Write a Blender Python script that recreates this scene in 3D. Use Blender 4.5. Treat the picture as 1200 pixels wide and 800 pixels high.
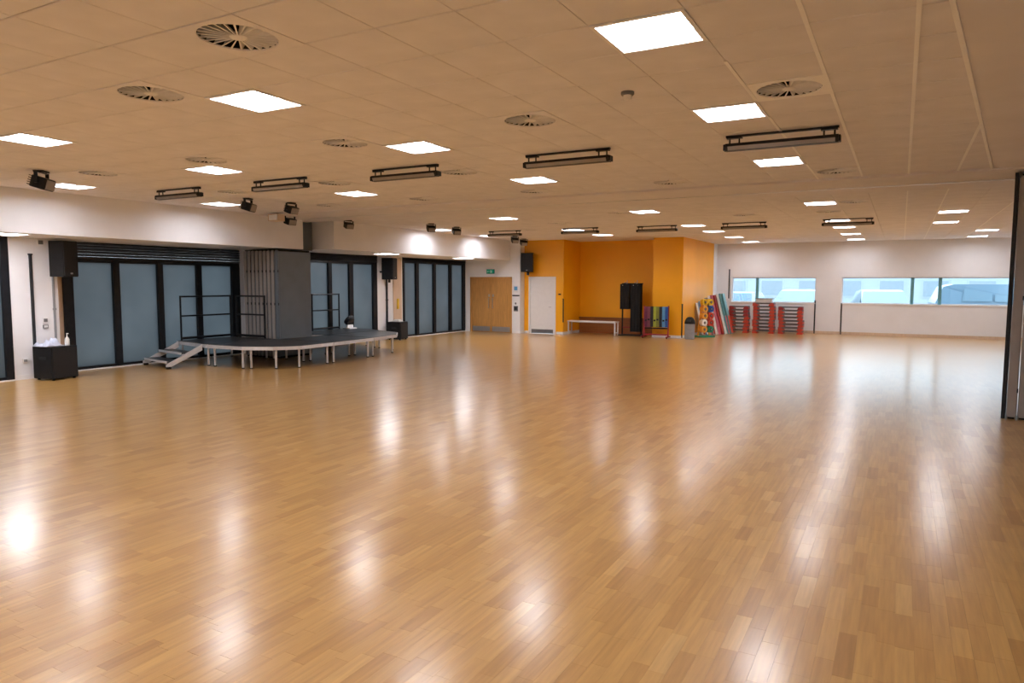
import bpy, bmesh, math, random
from mathutils import Vector, Matrix
random.seed(7)
for o in list(bpy.data.objects): bpy.data.objects.remove(o)
SC = bpy.context.scene; COL = SC.collection

# ------------------------------------------------------------------ camera, world, exposure
F_PX, PITCH, YAW, ROLL, HC = 824.44, .0825, .5042, .0033, 1.88
_r = Vector((math.cos(YAW), math.sin(YAW), 0))
_u = Vector((-math.sin(YAW)*math.sin(PITCH), math.cos(YAW)*math.sin(PITCH), math.cos(PITCH)))
_f = Vector((-math.sin(YAW)*math.cos(PITCH), math.cos(YAW)*math.cos(PITCH), -math.sin(PITCH)))
_cx = _r*math.cos(ROLL)+_u*math.sin(ROLL); _cy = -_r*math.sin(ROLL)+_u*math.cos(ROLL)
cam_d = bpy.data.cameras.new('camera'); cam = bpy.data.objects.new('camera', cam_d); COL.objects.link(cam)
cam_d.sensor_width = 36; cam_d.lens = F_PX/1200*36; cam_d.clip_end = 300; cam_d.clip_start = .05
m3 = Matrix((_cx, _cy, -_f)).transposed()
cam.matrix_world = Matrix.Translation((0, 0, HC)) @ m3.to_4x4()
SC.camera = cam

W = bpy.data.worlds.new('overcast_sky'); SC.world = W; W.use_nodes = True
bg = W.node_tree.nodes['Background']; bg.inputs[0].default_value = (.77, .905, 1, 1); bg.inputs[1].default_value = 2.7
vs = SC.view_settings; vs.view_transform = 'Standard'; vs.look = 'None'; vs.gamma = 1; vs.use_curve_mapping = False
vs.exposure = 0.65
LIGHT_STRENGTH = 27.0
LIGHT_COL = (.98, .985, 1.06, 1)

def px(p):   # share of the frame a point falls on (only to pick which pieces are largest in view)
    v = Vector(p)-Vector((0, 0, HC)); w = v.dot(_f)
    if w < .2: return None
    return 600+F_PX*v.dot(_cx)/w, 400-F_PX*v.dot(_cy)/w, w

# ------------------------------------------------------------------ materials
M = {}
def mat(name, col, rough=.5, metal=0, var=.0, scale=8, bump=0, spec=.5, coat=0, coat_rough=.1, stretch=(1, 1, 1)):
    m = bpy.data.materials.new(name); m.use_nodes = True; nt = m.node_tree; b = nt.nodes['Principled BSDF']
    b.inputs['Base Color'].default_value = (*col, 1); b.inputs['Roughness'].default_value = rough
    b.inputs['Metallic'].default_value = metal; b.inputs['Specular IOR Level'].default_value = spec
    b.inputs['Coat Weight'].default_value = coat; b.inputs['Coat Roughness'].default_value = coat_rough
    if var or bump:
        tc = nt.nodes.new('ShaderNodeTexCoord'); mp = nt.nodes.new('ShaderNodeMapping'); n = nt.nodes.new('ShaderNodeTexNoise')
        mp.inputs['Scale'].default_value = stretch; n.inputs['Scale'].default_value = scale; n.inputs['Detail'].default_value = 4
        nt.links.new(tc.outputs['Object'], mp.inputs[0]); nt.links.new(mp.outputs[0], n.inputs['Vector'])
        if var:
            cr = nt.nodes.new('ShaderNodeValToRGB'); cr.color_ramp.elements[0].position = .3; cr.color_ramp.elements[1].position = .7
            cr.color_ramp.elements[0].color = (*[c*(1-var) for c in col], 1); cr.color_ramp.elements[1].color = (*[min(1, c*(1+var)) for c in col], 1)
            nt.links.new(n.outputs['Fac'], cr.inputs[0]); nt.links.new(cr.outputs[0], b.inputs['Base Color'])
        if bump:
            bp = nt.nodes.new('ShaderNodeBump'); bp.inputs['Strength'].default_value = bump; bp.inputs['Distance'].default_value = .01
            nt.links.new(n.outputs['Fac'], bp.inputs['Height']); nt.links.new(bp.outputs[0], b.inputs['Normal'])
    M[name] = m; return m

def emis(name, col, s):
    m = bpy.data.materials.new(name); m.use_nodes = True; nt = m.node_tree; nt.nodes.clear()
    e = nt.nodes.new('ShaderNodeEmission'); e.inputs[0].default_value = col; e.inputs[1].default_value = s
    o = nt.nodes.new('ShaderNodeOutputMaterial'); nt.links.new(e.outputs[0], o.inputs[0]); M[name] = m; return m

mat('white_wall', (.84, .835, .85), .7, var=.03, scale=1.5)
mat('white_paint', (.87, .86, .86), .45, var=.02)
mat('orange_wall', (.95, .43, .004), .42, var=.04, scale=1.2)
mat('ceiling_tile', (.80, .78, .81), .9, var=.05, scale=3, bump=.05)
mat('plasterboard', (.79, .765, .79), .85, var=.05, scale=1.1)
mat('ceiling_void', (.22, .17, .13), .9, var=.1)
mat('tee_white', (.95, .94, .93), .5, var=.02)
mat('black_frame', (.012, .013, .016), .35, var=.2, spec=.22)
mat('charcoal', (.03, .032, .036), .45, var=.2, spec=.22)
mat('shutter', (.035, .035, .042), .4, var=.2, spec=.22)
mat('partition_grey', (.155, .185, .215), .5, var=.08, scale=3)
mat('partition_pale', (.36, .335, .315), .45, var=.08, scale=3)
mat('aluminium', (.74, .74, .76), .35, .35, var=.06)
mat('stage_black', (.022, .022, .024), .38, var=.25, scale=20, bump=.1)
mat('black_plastic', (.014, .014, .015), .4, var=.2, spec=.22)
mat('black_mesh', (.02, .02, .022), .55, var=.3, scale=60, spec=.22)
mat('rubber', (.012, .012, .012), .7, var=.2, spec=.22)
mat('grey_plastic', (.28, .28, .29), .5, var=.06)
mat('mid_grey', (.16, .16, .17), .5, var=.08)
mat('steel', (.55, .55, .56), .35, .9, var=.06)
mat('door_oak', (.53, .27, .075), .38, var=.16, scale=6, stretch=(5, 5, .5))
mat('brown_panel', (.30, .10, .02), .45, var=.12, scale=5, stretch=(.6, 4, 4))
mat('kick_plate', (.42, .42, .44), .35, .7, var=.05)
mat('red_orange', (.60, .06, .03), .45, var=.08)
mat('dark_red', (.36, .025, .03), .5, var=.1)
mat('step_grey', (.13, .12, .12), .6, var=.1)
mat('step_black', (.015, .014, .015), .6, var=.2)
mat('exit_green', (.02, .28, .14), .4, var=.05)
mat('cloth_pale', (.62, .66, .80), .85, var=.08, scale=20, bump=.3)
mat('paper', (.75, .76, .80), .7, var=.04)
mat('ply_beige', (.66, .50, .36), .6, var=.07, scale=6, stretch=(4, 4, .6))
mat('lens_grey', (.30, .27, .25), .25, var=.05)
mat('clear_plastic', (.75, .80, .85), .2, var=.04)
for nm, c in dict(yellow=(.75, .50, .03), blue=(.02, .09, .35), green=(.01, .25, .13), pink=(.65, .16, .22), teal=(.12, .30, .33),
                  lime=(.36, .42, .04), purple=(.13, .015, .06), sky=(.10, .30, .55), white=(.82, .82, .80), maroon=(.30, .01, .06), amber=(.80, .40, .06), dusky=(.20, .05, .08), black=(.02, .02, .02), olive=(.20, .22, .03), ink=(.015, .02, .03)).items():
    mat('kit_'+nm, c, .5, var=.07)
mat('car_blue', (.15, .23, .30), .25, var=.03, coat=.5)
mat('car_silver', (.30, .36, .41), .25, .3, var=.03, coat=.5)
mat('car_glass', (.17, .25, .31), .1, var=.05)
mat('asphalt', (.34, .36, .38), .9, var=.1, scale=3)
mat('facade_pale', (.47, .50, .53), .8, var=.05)
mat('facade_glass', (.33, .37, .41), .2, var=.05)
emis('lamp_diffuser', LIGHT_COL, LIGHT_STRENGTH)
emis('sign_glow', (.02, .30, .17, 1), .28)

def wood_mat():
    m = bpy.data.materials.new('floor_oak'); m.use_nodes = True; nt = m.node_tree; b = nt.nodes['Principled BSDF']; L = nt.links
    at = nt.nodes.new('ShaderNodeAttribute'); at.attribute_name = 'tone'
    cr = nt.nodes.new('ShaderNodeValToRGB'); e = cr.color_ramp.elements
    e[0].position = 0; e[0].color = (.43, .225, .064, 1); e[1].position = 1; e[1].color = (.65, .40, .145, 1)
    e.new(.12).color = (.49, .268, .079, 1); e.new(.55).color = (.565, .322, .10, 1); e.new(.85).color = (.605, .352, .113, 1)
    L.new(at.outputs['Fac'], cr.inputs[0])
    tc = nt.nodes.new('ShaderNodeTexCoord'); mp = nt.nodes.new('ShaderNodeMapping'); mp.inputs['Scale'].default_value = (38, 2.2, 1)
    n = nt.nodes.new('ShaderNodeTexNoise'); n.inputs['Scale'].default_value = 1; n.inputs['Detail'].default_value = 5
    L.new(tc.outputs['Object'], mp.inputs[0]); L.new(mp.outputs[0], n.inputs['Vector'])
    g = nt.nodes.new('ShaderNodeMapRange'); g.inputs['From Min'].default_value = .3; g.inputs['From Max'].default_value = .7
    g.inputs['To Min'].default_value = .86; g.inputs['To Max'].default_value = 1.1; L.new(n.outputs['Fac'], g.inputs['Value'])
    mx = nt.nodes.new('ShaderNodeMix'); mx.data_type = 'RGBA'; mx.blend_type = 'MULTIPLY'; ga = nt.nodes.new('ShaderNodeAttribute'); ga.attribute_name = 'grain'; L.new(ga.outputs['Fac'], mx.inputs['Factor'])
    L.new(cr.outputs[0], mx.inputs['A']); L.new(g.outputs[0], mx.inputs['B']); L.new(mx.outputs['Result'], b.inputs['Base Color'])
    n2 = nt.nodes.new('ShaderNodeTexNoise'); n2.inputs['Scale'].default_value = .8; n2.inputs['Detail'].default_value = 3; L.new(tc.outputs['Object'], n2.inputs['Vector'])
    g2 = nt.nodes.new('ShaderNodeMapRange'); g2.inputs['To Min'].default_value = .276; g2.inputs['To Max'].default_value = .30; L.new(n2.outputs['Fac'], g2.inputs['Value'])
    L.new(g2.outputs[0], b.inputs['Roughness']); b.inputs['Specular IOR Level'].default_value = .5; b.inputs['Coat Weight'].default_value = .68; b.inputs['Coat IOR'].default_value = 1.55; b.inputs['Coat Roughness'].default_value = .185
    M['floor_oak'] = m
wood_mat()

def pane_mats():
    # frosted, back-lit by daylight
    m = bpy.data.materials.new('frosted_glass'); m.use_nodes = True; nt = m.node_tree; nt.nodes.clear(); L = nt.links
    tr = nt.nodes.new('ShaderNodeBsdfTranslucent'); tr.inputs[0].default_value = (.20, .25, .29, 1)
    gl = nt.nodes.new('ShaderNodeBsdfGlossy'); gl.inputs['Roughness'].default_value = .25; gl.inputs[0].default_value = (.9, .93, .95, 1)
    fr = nt.nodes.new('ShaderNodeFresnel'); fr.inputs[0].default_value = 1.45
    df = nt.nodes.new('ShaderNodeBsdfDiffuse'); df.inputs[0].default_value = (.16, .20, .23, 1)
    ad = nt.nodes.new('ShaderNodeMixShader'); ad.inputs[0].default_value = .18; L.new(tr.outputs[0], ad.inputs[1]); L.new(df.outputs[0], ad.inputs[2])
    mx = nt.nodes.new('ShaderNodeMixShader'); L.new(fr.outputs[0], mx.inputs[0]); L.new(ad.outputs[0], mx.inputs[1]); L.new(gl.outputs[0], mx.inputs[2])
    tc = nt.nodes.new('ShaderNodeTexCoord'); n = nt.nodes.new('ShaderNodeTexNoise'); n.inputs['Scale'].default_value = 1.2; L.new(tc.outputs['Object'], n.inputs['Vector'])
    cr = nt.nodes.new('ShaderNodeValToRGB'); cr.color_ramp.elements[0].color = (.22, .24, .255, 1); cr.color_ramp.elements[1].color = (.33, .355, .37, 1)
    L.new(n.outputs['Fac'], cr.inputs[0]); L.new(cr.outputs[0], tr.inputs[0])
    o = nt.nodes.new('ShaderNodeOutputMaterial'); L.new(mx.outputs[0], o.inputs[0]); M['frosted_glass'] = m
    m = bpy.data.materials.new('clear_blue_glass'); m.use_nodes = True; nt = m.node_tree; nt.nodes.clear(); L = nt.links
    tr = nt.nodes.new('ShaderNodeBsdfTransparent'); tr.inputs[0].default_value = (.85, .93, .97, 1)
    gl = nt.nodes.new('ShaderNodeBsdfGlossy'); gl.inputs['Roughness'].default_value = .03
    mx = nt.nodes.new('ShaderNodeMixShader'); mx.inputs[0].default_value = .06; L.new(tr.outputs[0], mx.inputs[1]); L.new(gl.outputs[0], mx.inputs[2])
    o = nt.nodes.new('ShaderNodeOutputMaterial'); L.new(mx.outputs[0], o.inputs[0]); M['clear_blue_glass'] = m
pane_mats()

# ------------------------------------------------------------------ mesh helpers
class MB:
    def __init__(s): s.v = []; s.f = []
    def add(s, vs, fs):
        n = len(s.v); s.v += [tuple(v) for v in vs]; s.f += [tuple(i+n for i in f) for f in fs]; return s
    def box(s, x0, x1, y0, y1, z0, z1, c=0):
        if c <= 0:
            return s.add([(x0, y0, z0), (x1, y0, z0), (x1, y1, z0), (x0, y1, z0), (x0, y0, z1), (x1, y0, z1), (x1, y1, z1), (x0, y1, z1)],
                         [(0, 3, 2, 1), (4, 5, 6, 7), (0, 1, 5, 4), (1, 2, 6, 5), (2, 3, 7, 6), (3, 0, 4, 7)])
        bm = bmesh.new(); bmesh.ops.create_cube(bm, size=1)
        for v in bm.verts:
            v.co = Vector(((x0+x1)/2+v.co.x*(x1-x0), (y0+y1)/2+v.co.y*(y1-y0), (z0+z1)/2+v.co.z*(z1-z0)))
        bmesh.ops.bevel(bm, geom=bm.edges[:], offset=c, segments=2, affect='EDGES', profile=.7)
        bm.verts.index_update()
        s.add([v.co for v in bm.verts], [[v.index for v in f.verts] for f in bm.faces]); bm.free(); return s
    def obox(s, c, size, R=None, ch=0):
        t = MB().box(-size[0]/2, size[0]/2, -size[1]/2, size[1]/2, -size[2]/2, size[2]/2, ch)
        R = R or Matrix.Identity(3); c = Vector(c)
        return s.add([c+R @ Vector(v) for v in t.v], t.f)
    def prism(s, poly, z0, z1):
        n = len(poly)
        return s.add([(x, y, z0) for x, y in poly]+[(x, y, z1) for x, y in poly],
                     [tuple(range(n))[::-1], tuple(range(n, 2*n))]+[(i, (i+1) % n, n+(i+1) % n, n+i) for i in range(n)])
    def tube(s, a, b, r0, r1=None, n=10):
        a = Vector(a); b = Vector(b); r1 = r0 if r1 is None else r1; d = (b-a).normalized()
        u = d.orthogonal().normalized(); w = d.cross(u); vs = []
        for p, r in ((a, r0), (b, r1)):
            vs += [p+(u*math.cos(t)+w*math.sin(t))*r for t in [2*math.pi*i/n for i in range(n)]]
        return s.add(vs, [tuple(range(n))[::-1], tuple(range(n, 2*n))]+[(i, (i+1) % n, n+(i+1) % n, n+i) for i in range(n)])
    def bar(s, a, b, w, h):
        a = Vector(a); b = Vector(b); d = (b-a); L = d.length; d.normalize()
        up = Vector((0, 0, 1)) if abs(d.z) < .95 else Vector((0, 1, 0))
        side = d.cross(up).normalized(); up = side.cross(d)
        R = Matrix((d, side, up)).transposed()
        return s.obox((a+b)/2, (L, w, h), R)
    def lathe(s, prof, c=(0, 0, 0), n=20):
        k = len(prof); vs = []; fs = []
        for i in range(n):
            t = 2*math.pi*i/n
            vs += [(c[0]+r*math.cos(t), c[1]+r*math.sin(t), c[2]+z) for r, z in prof]
        for i in range(n):
            j = (i+1) % n
            fs += [(i*k+q, j*k+q, j*k+q+1, i*k+q+1) for q in range(k-1)]
        return s.add(vs, fs)
    def mesh(s, name, m, smooth=False):
        me = bpy.data.meshes.new(name); me.from_pydata(s.v, [], s.f); me.update()
        bm = bmesh.new(); bm.from_mesh(me); bmesh.ops.recalc_face_normals(bm, faces=bm.faces); bm.to_mesh(me); bm.free()
        if m: me.materials.append(M[m])
        if smooth:
            for p in me.polygons: p.use_smooth = True
        return me
    def build(s, name, m, parent=None, loc=(0, 0, 0), smooth=False):
        o = bpy.data.objects.new(name, s.mesh(name, m, smooth)); COL.objects.link(o); o.location = loc
        if parent: o.parent = parent
        return o
def inst(name, me, parent, loc=(0, 0, 0), rz=0):
    o = bpy.data.objects.new(name, me); COL.objects.link(o); o.location = loc; o.rotation_euler[2] = rz
    if parent: o.parent = parent
    return o
def tag(o, label, cat, group=None):
    o['label'] = label; o['category'] = cat
    if group: o['group'] = group
    return o
def thing(name, loc, label, cat, group=None, rz=0):
    o = bpy.data.objects.new(name, None); COL.objects.link(o); o.location = loc; o.rotation_euler[2] = rz; o.empty_display_size = .1
    return tag(o, label, cat, group)
def struct(o, label=None, cat=None):
    o['kind'] = 'structure'
    if label: o['label'] = label; o['category'] = cat
    return o
def stuff(o): o['kind'] = 'stuff'; return o
def copy_tree(o, parent=None):
    c = o.copy(); COL.objects.link(c)
    if parent: c.parent = parent
    for ch in list(o.children): copy_tree(ch, c)
    return c

HZ = 3.48                      # ceiling height
XR, YB, YF = 4.3, -5.0, 29.2   # right wall, back wall, far wall
XG1, XG2 = -15.2, -15.0        # glazed left wall, front and far stretch

# ------------------------------------------------------------------ floor
fl = MB().box(-15.6, XR+.2, YB-.2, YF+.3, -.2, -.004).build('floor', 'floor_oak')
at = fl.data.attributes.new('tone', 'FLOAT', 'FACE')
for d in at.data: d.value = .5
struct(fl, 'polished oak strip floor of the hall', 'floor')
PW = .088; planks = []
ix = 0; x = -15.0
while x < XR-.01:
    y = -.6-random.random()*.4
    while y < YF:
        L = random.choice((.30, .36, .42, .48)); planks.append((x, min(x+PW, XR), y, min(y+L, YF), random.random())); y += L
    x += PW
def tone(t): return max(0, min(1, t**1.0*.75+random.gauss(.12, .08)))
def pl_size(p):
    q = px(((p[0]+p[1])/2, (p[2]+p[3])/2, 0))
    if not q or not (-20 < q[0] < 1220 and -20 < q[1] < 820): return 0
    return 1/q[2]
planks.sort(key=lambda p: -pl_size(p))
G = .0004
def plank_geo(mb, p):
    z = 0
    if p[0]*p[0]+p[2]*p[2] > 64:
        mb.add([(p[0], p[2], z), (p[1], p[2], z), (p[1], p[3], z), (p[0], p[3], z)], [(0, 1, 2, 3)]); return 1
    x0, x1, y0, y1 = p[0]+G, p[1]-G, p[2]+G, p[3]-G
    mb.add([(x0, y0, -.006), (x1, y0, -.006), (x1, y1, -.006), (x0, y1, -.006), (x0, y0, z), (x1, y0, z), (x1, y1, z), (x0, y1, z)],
           [(0, 1, 5, 4), (1, 2, 6, 5), (2, 3, 7, 6), (3, 0, 4, 7), (4, 5, 6, 7)]); return 5
def plank_obj(name, ps):
    mb = MB(); cnt = [plank_geo(mb, p) for p in ps]
    me = bpy.data.meshes.new(name); me.from_pydata(mb.v, [], mb.f); me.update(); me.materials.append(M['floor_oak'])
    a = me.attributes.new('tone', 'FLOAT', 'FACE'); vals = []
    nv = []
    for p, c in zip(ps, cnt):
        k = max(0, min(1, (20-math.hypot(p[0], p[2]))/10)); vals += [.5+(tone(p[4])-.5)*k]*c; nv += [k]*c
    a.data.foreach_set('value', vals)
    a = me.attributes.new('grain', 'FLOAT', 'FACE'); a.data.foreach_set('value', nv)
    o = bpy.data.objects.new(name, me); COL.objects.link(o); o.parent = fl; return o
for p in planks[:300]: plank_obj('plank', [p])
stuff(plank_obj('plank_field', planks[300:]))

# ------------------------------------------------------------------ ceiling
cl = MB().box(-15.6, XR+.2, YB-.2, YF+.3, 3.72, 3.9).build('ceiling', 'ceiling_void')
struct(cl, 'suspended ceiling of beige tiles over the whole hall', 'ceiling')
GX, GY = -1.18, 4.2       # tile grid origin, front hall; module .6
FRONT_LIGHTS = [(-1.48-3.6*i, y) for i in range(4) for y in (4.5, 6.9, 9.9, 1.5, -.9, -3.3)]
FAR_LIGHTS = [(-8.68, 15.3), (-5.08, 15.3), (-1.48, 15.3), (-12.28, 17.7), (-5.08, 19.5), (-8.68, 19.5), (-1.48, 19.5), (-12.28, 20.7),
              (-8.68, 21.9), (-5.08, 21.9), (-1.48, 21.9), (-5.08, 24.9), (-1.48, 24.9), (-5.08, 27.9), (-1.48, 27.9),
              (.92, 18.3), (.92, 21.3), (2.12, 24.9), (2.12, 27.9)]
FRONT_VENTS = [(-3.88, 3.3), (-5.68, 3.9), (-.88, 6.3), (-3.28, 6.3), (-5.68, 6.3), (-8.08, 6.3), (-10.48, 6.3), (-10.48, 8.7), (-8.08, 8.7), (-5.68, 8.7),
               (-10.48, 11.1), (-8.08, 11.1), (-5.68, 11.1), (-3.28, 11.1), (-.88, 11.1)]
FAR_VENTS = [(-5.68, 15.3), (-3.28, 17.1), (-8.08, 17.1), (-1.48, 17.1), (-.88, 15.3), (-9.88, 18.9)]
def key(x, y): return (round(x*10), round(y*10))
taken = {key(*p) for p in FRONT_LIGHTS+FAR_LIGHTS+FRONT_VENTS+FAR_VENTS}
def diag(y): return .18+.1193*(y-4.76)
tiles = []
for j in range(-16, 42):
    yc = GY+.3+.6*j
    for i in range(-24, 10):
        xc = GX-.3+.6*i
        if key(xc, yc) in taken: continue
        x0, x1, y0, y1 = xc-.3, xc+.3, yc-.3, yc+.3
        if yc < 12.6:
            x0 = max(x0, -13.35); y1 = min(y1, 11.8)
            if xc-.3 > diag(yc)+.1: continue
        else:
            x0 = max(x0, -12.95); y0 = max(y0, 13.7)
        y0 = max(y0, YB); y1 = min(y1, YF); x1 = min(x1, XR)
        if x1-x0 < .05 or y1-y0 < .05: continue
        tiles.append((x0, x1, y0, y1))
def t_size(t):
    q = px(((t[0]+t[1])/2, (t[2]+t[3])/2, HZ))
    if not q or not (-40 < q[0] < 1240 and -40 < q[1] < 840): return 0
    return 1/q[2]
tiles.sort(key=lambda t: -t_size(t))
full_me = None
def tile_geo(mb, t, ox=0, oy=0):
    x0, x1, y0, y1 = t[0]-ox+.0012, t[1]-ox-.0012, t[2]-oy+.006, t[3]-oy-.006; c = .006
    vs = [(x0, y0, HZ+.02), (x1, y0, HZ+.02), (x1, y1, HZ+.02), (x0, y1, HZ+.02), (x0, y0, HZ+c), (x1, y0, HZ+c), (x1, y1, HZ+c), (x0, y1, HZ+c),
          (x0+c*.4, y0+c, HZ), (x1-c*.4, y0+c, HZ), (x1-c*.4, y1-c, HZ), (x0+c*.4, y1-c, HZ)]
    mb.add(vs, [(3, 2, 1, 0)[::-1], (0, 1, 5, 4), (1, 2, 6, 5), (2, 3, 7, 6), (3, 0, 4, 7), (4, 5, 9, 8), (5, 6, 10, 9), (6, 7, 11, 10), (7, 4, 8, 11), (8, 9, 10, 11)])
for t in tiles[:300]:
    cx_, cy_ = (t[0]+t[1])/2, (t[2]+t[3])/2
    if abs(t[1]-t[0]-.6) < 1e-6 and abs(t[3]-t[2]-.6) < 1e-6:
        if full_me is None:
            mb = MB(); tile_geo(mb, (-.3, .3, -.3, .3)); full_me = mb.mesh('tile', 'ceiling_tile')
        o = inst('tile', full_me, cl, (cx_, cy_, 0))
    else:
        mb = MB(); tile_geo(mb, t, cx_, cy_); o = mb.build('tile', 'ceiling_tile', cl, (cx_, cy_, 0))
mb = MB()
for t in tiles[300:]: tile_geo(mb, t)
stuff(mb.build('tile_field', 'ceiling_tile', cl))
# white tee bars towards the right edge of the grid
for xb, y0, y1 in ((GX, 5.3, 6.55), (GX, 7.25, 9.55), (GX, 10.25, 11.8), (GX+.6, -4, 11.8), (GX+1.2, -4, 11.8), (GX+1.8, 8.45, 11.8)):
    MB().box(xb-.014, xb+.014, y0, y1, HZ-.006, HZ+.006).build('grid_bar', 'tee_white', cl)
for xb in (GX+1.2, GX+1.8, GX+3.0, GX+4.2):
    MB().box(xb-.01, xb+.01, 13.7, YF, HZ-.006, HZ+.006).build('grid_bar', 'tee_white', cl)
# plasterboard margin and band over the moving wall
mg = MB().prism([(diag(YB), YB), (XR, YB), (XR, 11.8), (diag(11.8), 11.8)], HZ-.008, HZ+.1).build('ceiling_margin', 'plasterboard', cl)
a, b = Vector((diag(YB), YB, HZ-.008)), Vector((diag(11.8), 11.8, HZ-.008))
MB().bar(a, b, .03, .02).build('edge_trim', 'tee_white', cl)
MB().box(-15.4, XR, 11.8, 13.7, HZ-.03, HZ+.15).build('track_band', 'plasterboard', cl)
MB().box(-13.4, XR, 12.86, 12.94, HZ-.042, HZ-.0295).build('track_rail', 'aluminium', cl)

# ------------------------------------------------------------------ recessed lights and vents
def make_light():
    o = thing('ceiling_light', (0, 0, HZ), '', 'light')
    fr = MB()
    for a, b, c, d in ((-.3, .3, -.3, -.272), (-.3, .3, .272, .3), (-.3, -.272, -.272, .272), (.272, .3, -.272, .272)):
        fr.box(a, b, c, d, -.008, .012)
    fr.build('frame', 'white_paint', o)
    tr = MB(); s, t, h = .272, .225, .06
    tr.add([(-s, -s, .004), (s, -s, .004), (s, s, .004), (-s, s, .004), (-t, -t, h), (t, -t, h), (t, t, h), (-t, t, h)],
           [(0, 1, 5, 4), (1, 2, 6, 5), (2, 3, 7, 6), (3, 0, 4, 7)])
    tr.build('reflector', 'white_paint', o)
    MB().box(-t, t, -t, t, h, h+.008).build('diffuser', 'lamp_diffuser', o)
    MB().box(-.29, .29, -.29, .29, h+.01, h+.03).box(-.29, -.275, -.29, .29, .013, h+.01).box(.275, .29, -.29, .29, .013, h+.01).box(-.275, .275, -.29, -.275, .013, h+.01).box(-.275, .275, .275, .29, .013, h+.01).build('housing', 'steel', o)
    return o
FILE = ['along the white grid bars', 'one file from the white grid bars file', 'one file out from the bulkhead file', 'in the file beside the bulkhead']
ROWN = {9.9: 'between linear fixtures and track band', 6.9: 'first row before the linear fixtures', 4.5: 'second row before the linear fixtures', 1.5: 'third row before the linear fixtures', -.9: 'fourth row before the linear fixtures', -3.3: 'fifth row before the linear fixtures'}
l0 = make_light()
for i, (lx, ly) in enumerate(FRONT_LIGHTS+FAR_LIGHTS):
    o = l0 if i == 0 else copy_tree(l0)
    o.location = (lx, ly, HZ)
    if ly < 12: tag(o, 'light panel '+FILE[round(-(lx+1.48)/3.6)]+', '+ROWN[ly], 'light', 'light panels before the ceiling track band')
    else: tag(o, 'square recessed light panel in the tiled ceiling beyond the plain track band', 'light', 'light panels beyond the ceiling track band')

NB = 24
def blade_mb(k=None):
    mb = MB()
    def one(ang):
        ca, sa = math.cos(ang), math.sin(ang); hw0, hw1, up = .003, .0065, .042
        P = lambda r, s, z: (r*ca-s*sa, r*sa+s*ca, z)
        for q in ([P(.05, -hw0, 0), P(.25, -hw1, 0), P(.25, hw1, 0), P(.05, hw0, 0)], [P(.05, -hw0*2.6, up*.5), P(.25, -hw1*4.2, up), P(.25, -hw1, 0), P(.05, -hw0, 0)]):
            q2 = [(v[0], v[1], v[2]+.002) for v in q]
            mb.add(q+q2, [(0, 1, 2, 3), (7, 6, 5, 4), (0, 4, 5, 1), (1, 5, 6, 2), (2, 6, 7, 3), (3, 7, 4, 0)])
    for a in (range(NB) if k is None else [k]): one(2*math.pi*a/NB)
    return mb
blade_me = blade_mb(0).mesh('blade', 'white_paint'); blades_me = blade_mb().mesh('blade_ring', 'white_paint')
def plate_mb():
    mb = MB(); n = 32; vs = []; fs = []; s = .299
    for i in range(n):
        t = 2*math.pi*i/n; c, q = math.cos(t), math.sin(t); k = s/max(abs(c), abs(q))
        vs += [(k*c, k*q, .03), (k*c, k*q, -.003), (.255*c, .255*q, -.004), (.252*c, .252*q, .004), (.252*c, .252*q, .006)]
    for i in range(n):
        j = (i+1) % n
        for q in range(4): fs.append((i*5+q, i*5+q+1, j*5+q+1, j*5+q))
    return mb.add(vs, fs)
plate_me = plate_mb().mesh('vent_plate', 'tee_white'); plate_t = plate_mb().mesh('vent_plate', 'ceiling_tile')
hub_me = MB().lathe([(.0001, -.006), (.045, -.006), (.056, .0), (.056, .02), (.0001, .02)], n=20).mesh('hub', 'white_paint')
plen_me = MB().lathe([(.254, .004), (.254, .16), (.0001, .16)], n=24).mesh('plenum', 'black_plastic')
for i, (vx, vy) in enumerate(FRONT_VENTS+FAR_VENTS):
    white = (vx, vy) == (-.88, 6.3)
    if white: lb, g = 'white square swirl air vent between the white ceiling grid bars', None
    elif vy < 12: lb, g = 'beige swirl air vent with radial blades set in the front hall ceiling tiles', 'front hall swirl vents'
    else: lb, g = 'small looking swirl air vent in ceiling tiles beyond the plain track band', 'far hall swirl vents'
    o = thing('swirl_vent', (vx, vy, HZ), lb, 'vent', g)
    inst('plate', plate_me if white else plate_t, o); inst('hub', hub_me, o); inst('plenum', plen_me, o)
    if i < 4:
        for k in range(NB): inst('blade', blade_me, o, (0, 0, 0), 2*math.pi*k/NB)
    else: stuff(inst('blade_ring', blades_me, o))
# smoke detector
o = thing('smoke_detector', (-2.08, 5.76, HZ), 'white round smoke detector on a ceiling tile', 'detector')
MB().lathe([(.0001, 0), (.055, 0), (.055, -.02), (.05, -.028), (.0001, -.028)], n=20).build('base', 'mid_grey', o)
MB().lathe([(.035, -.028), (.035, -.05), (.028, -.062), (.0001, -.066)], n=20).build('sensor_head', 'white_paint', o, smooth=True)

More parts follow.
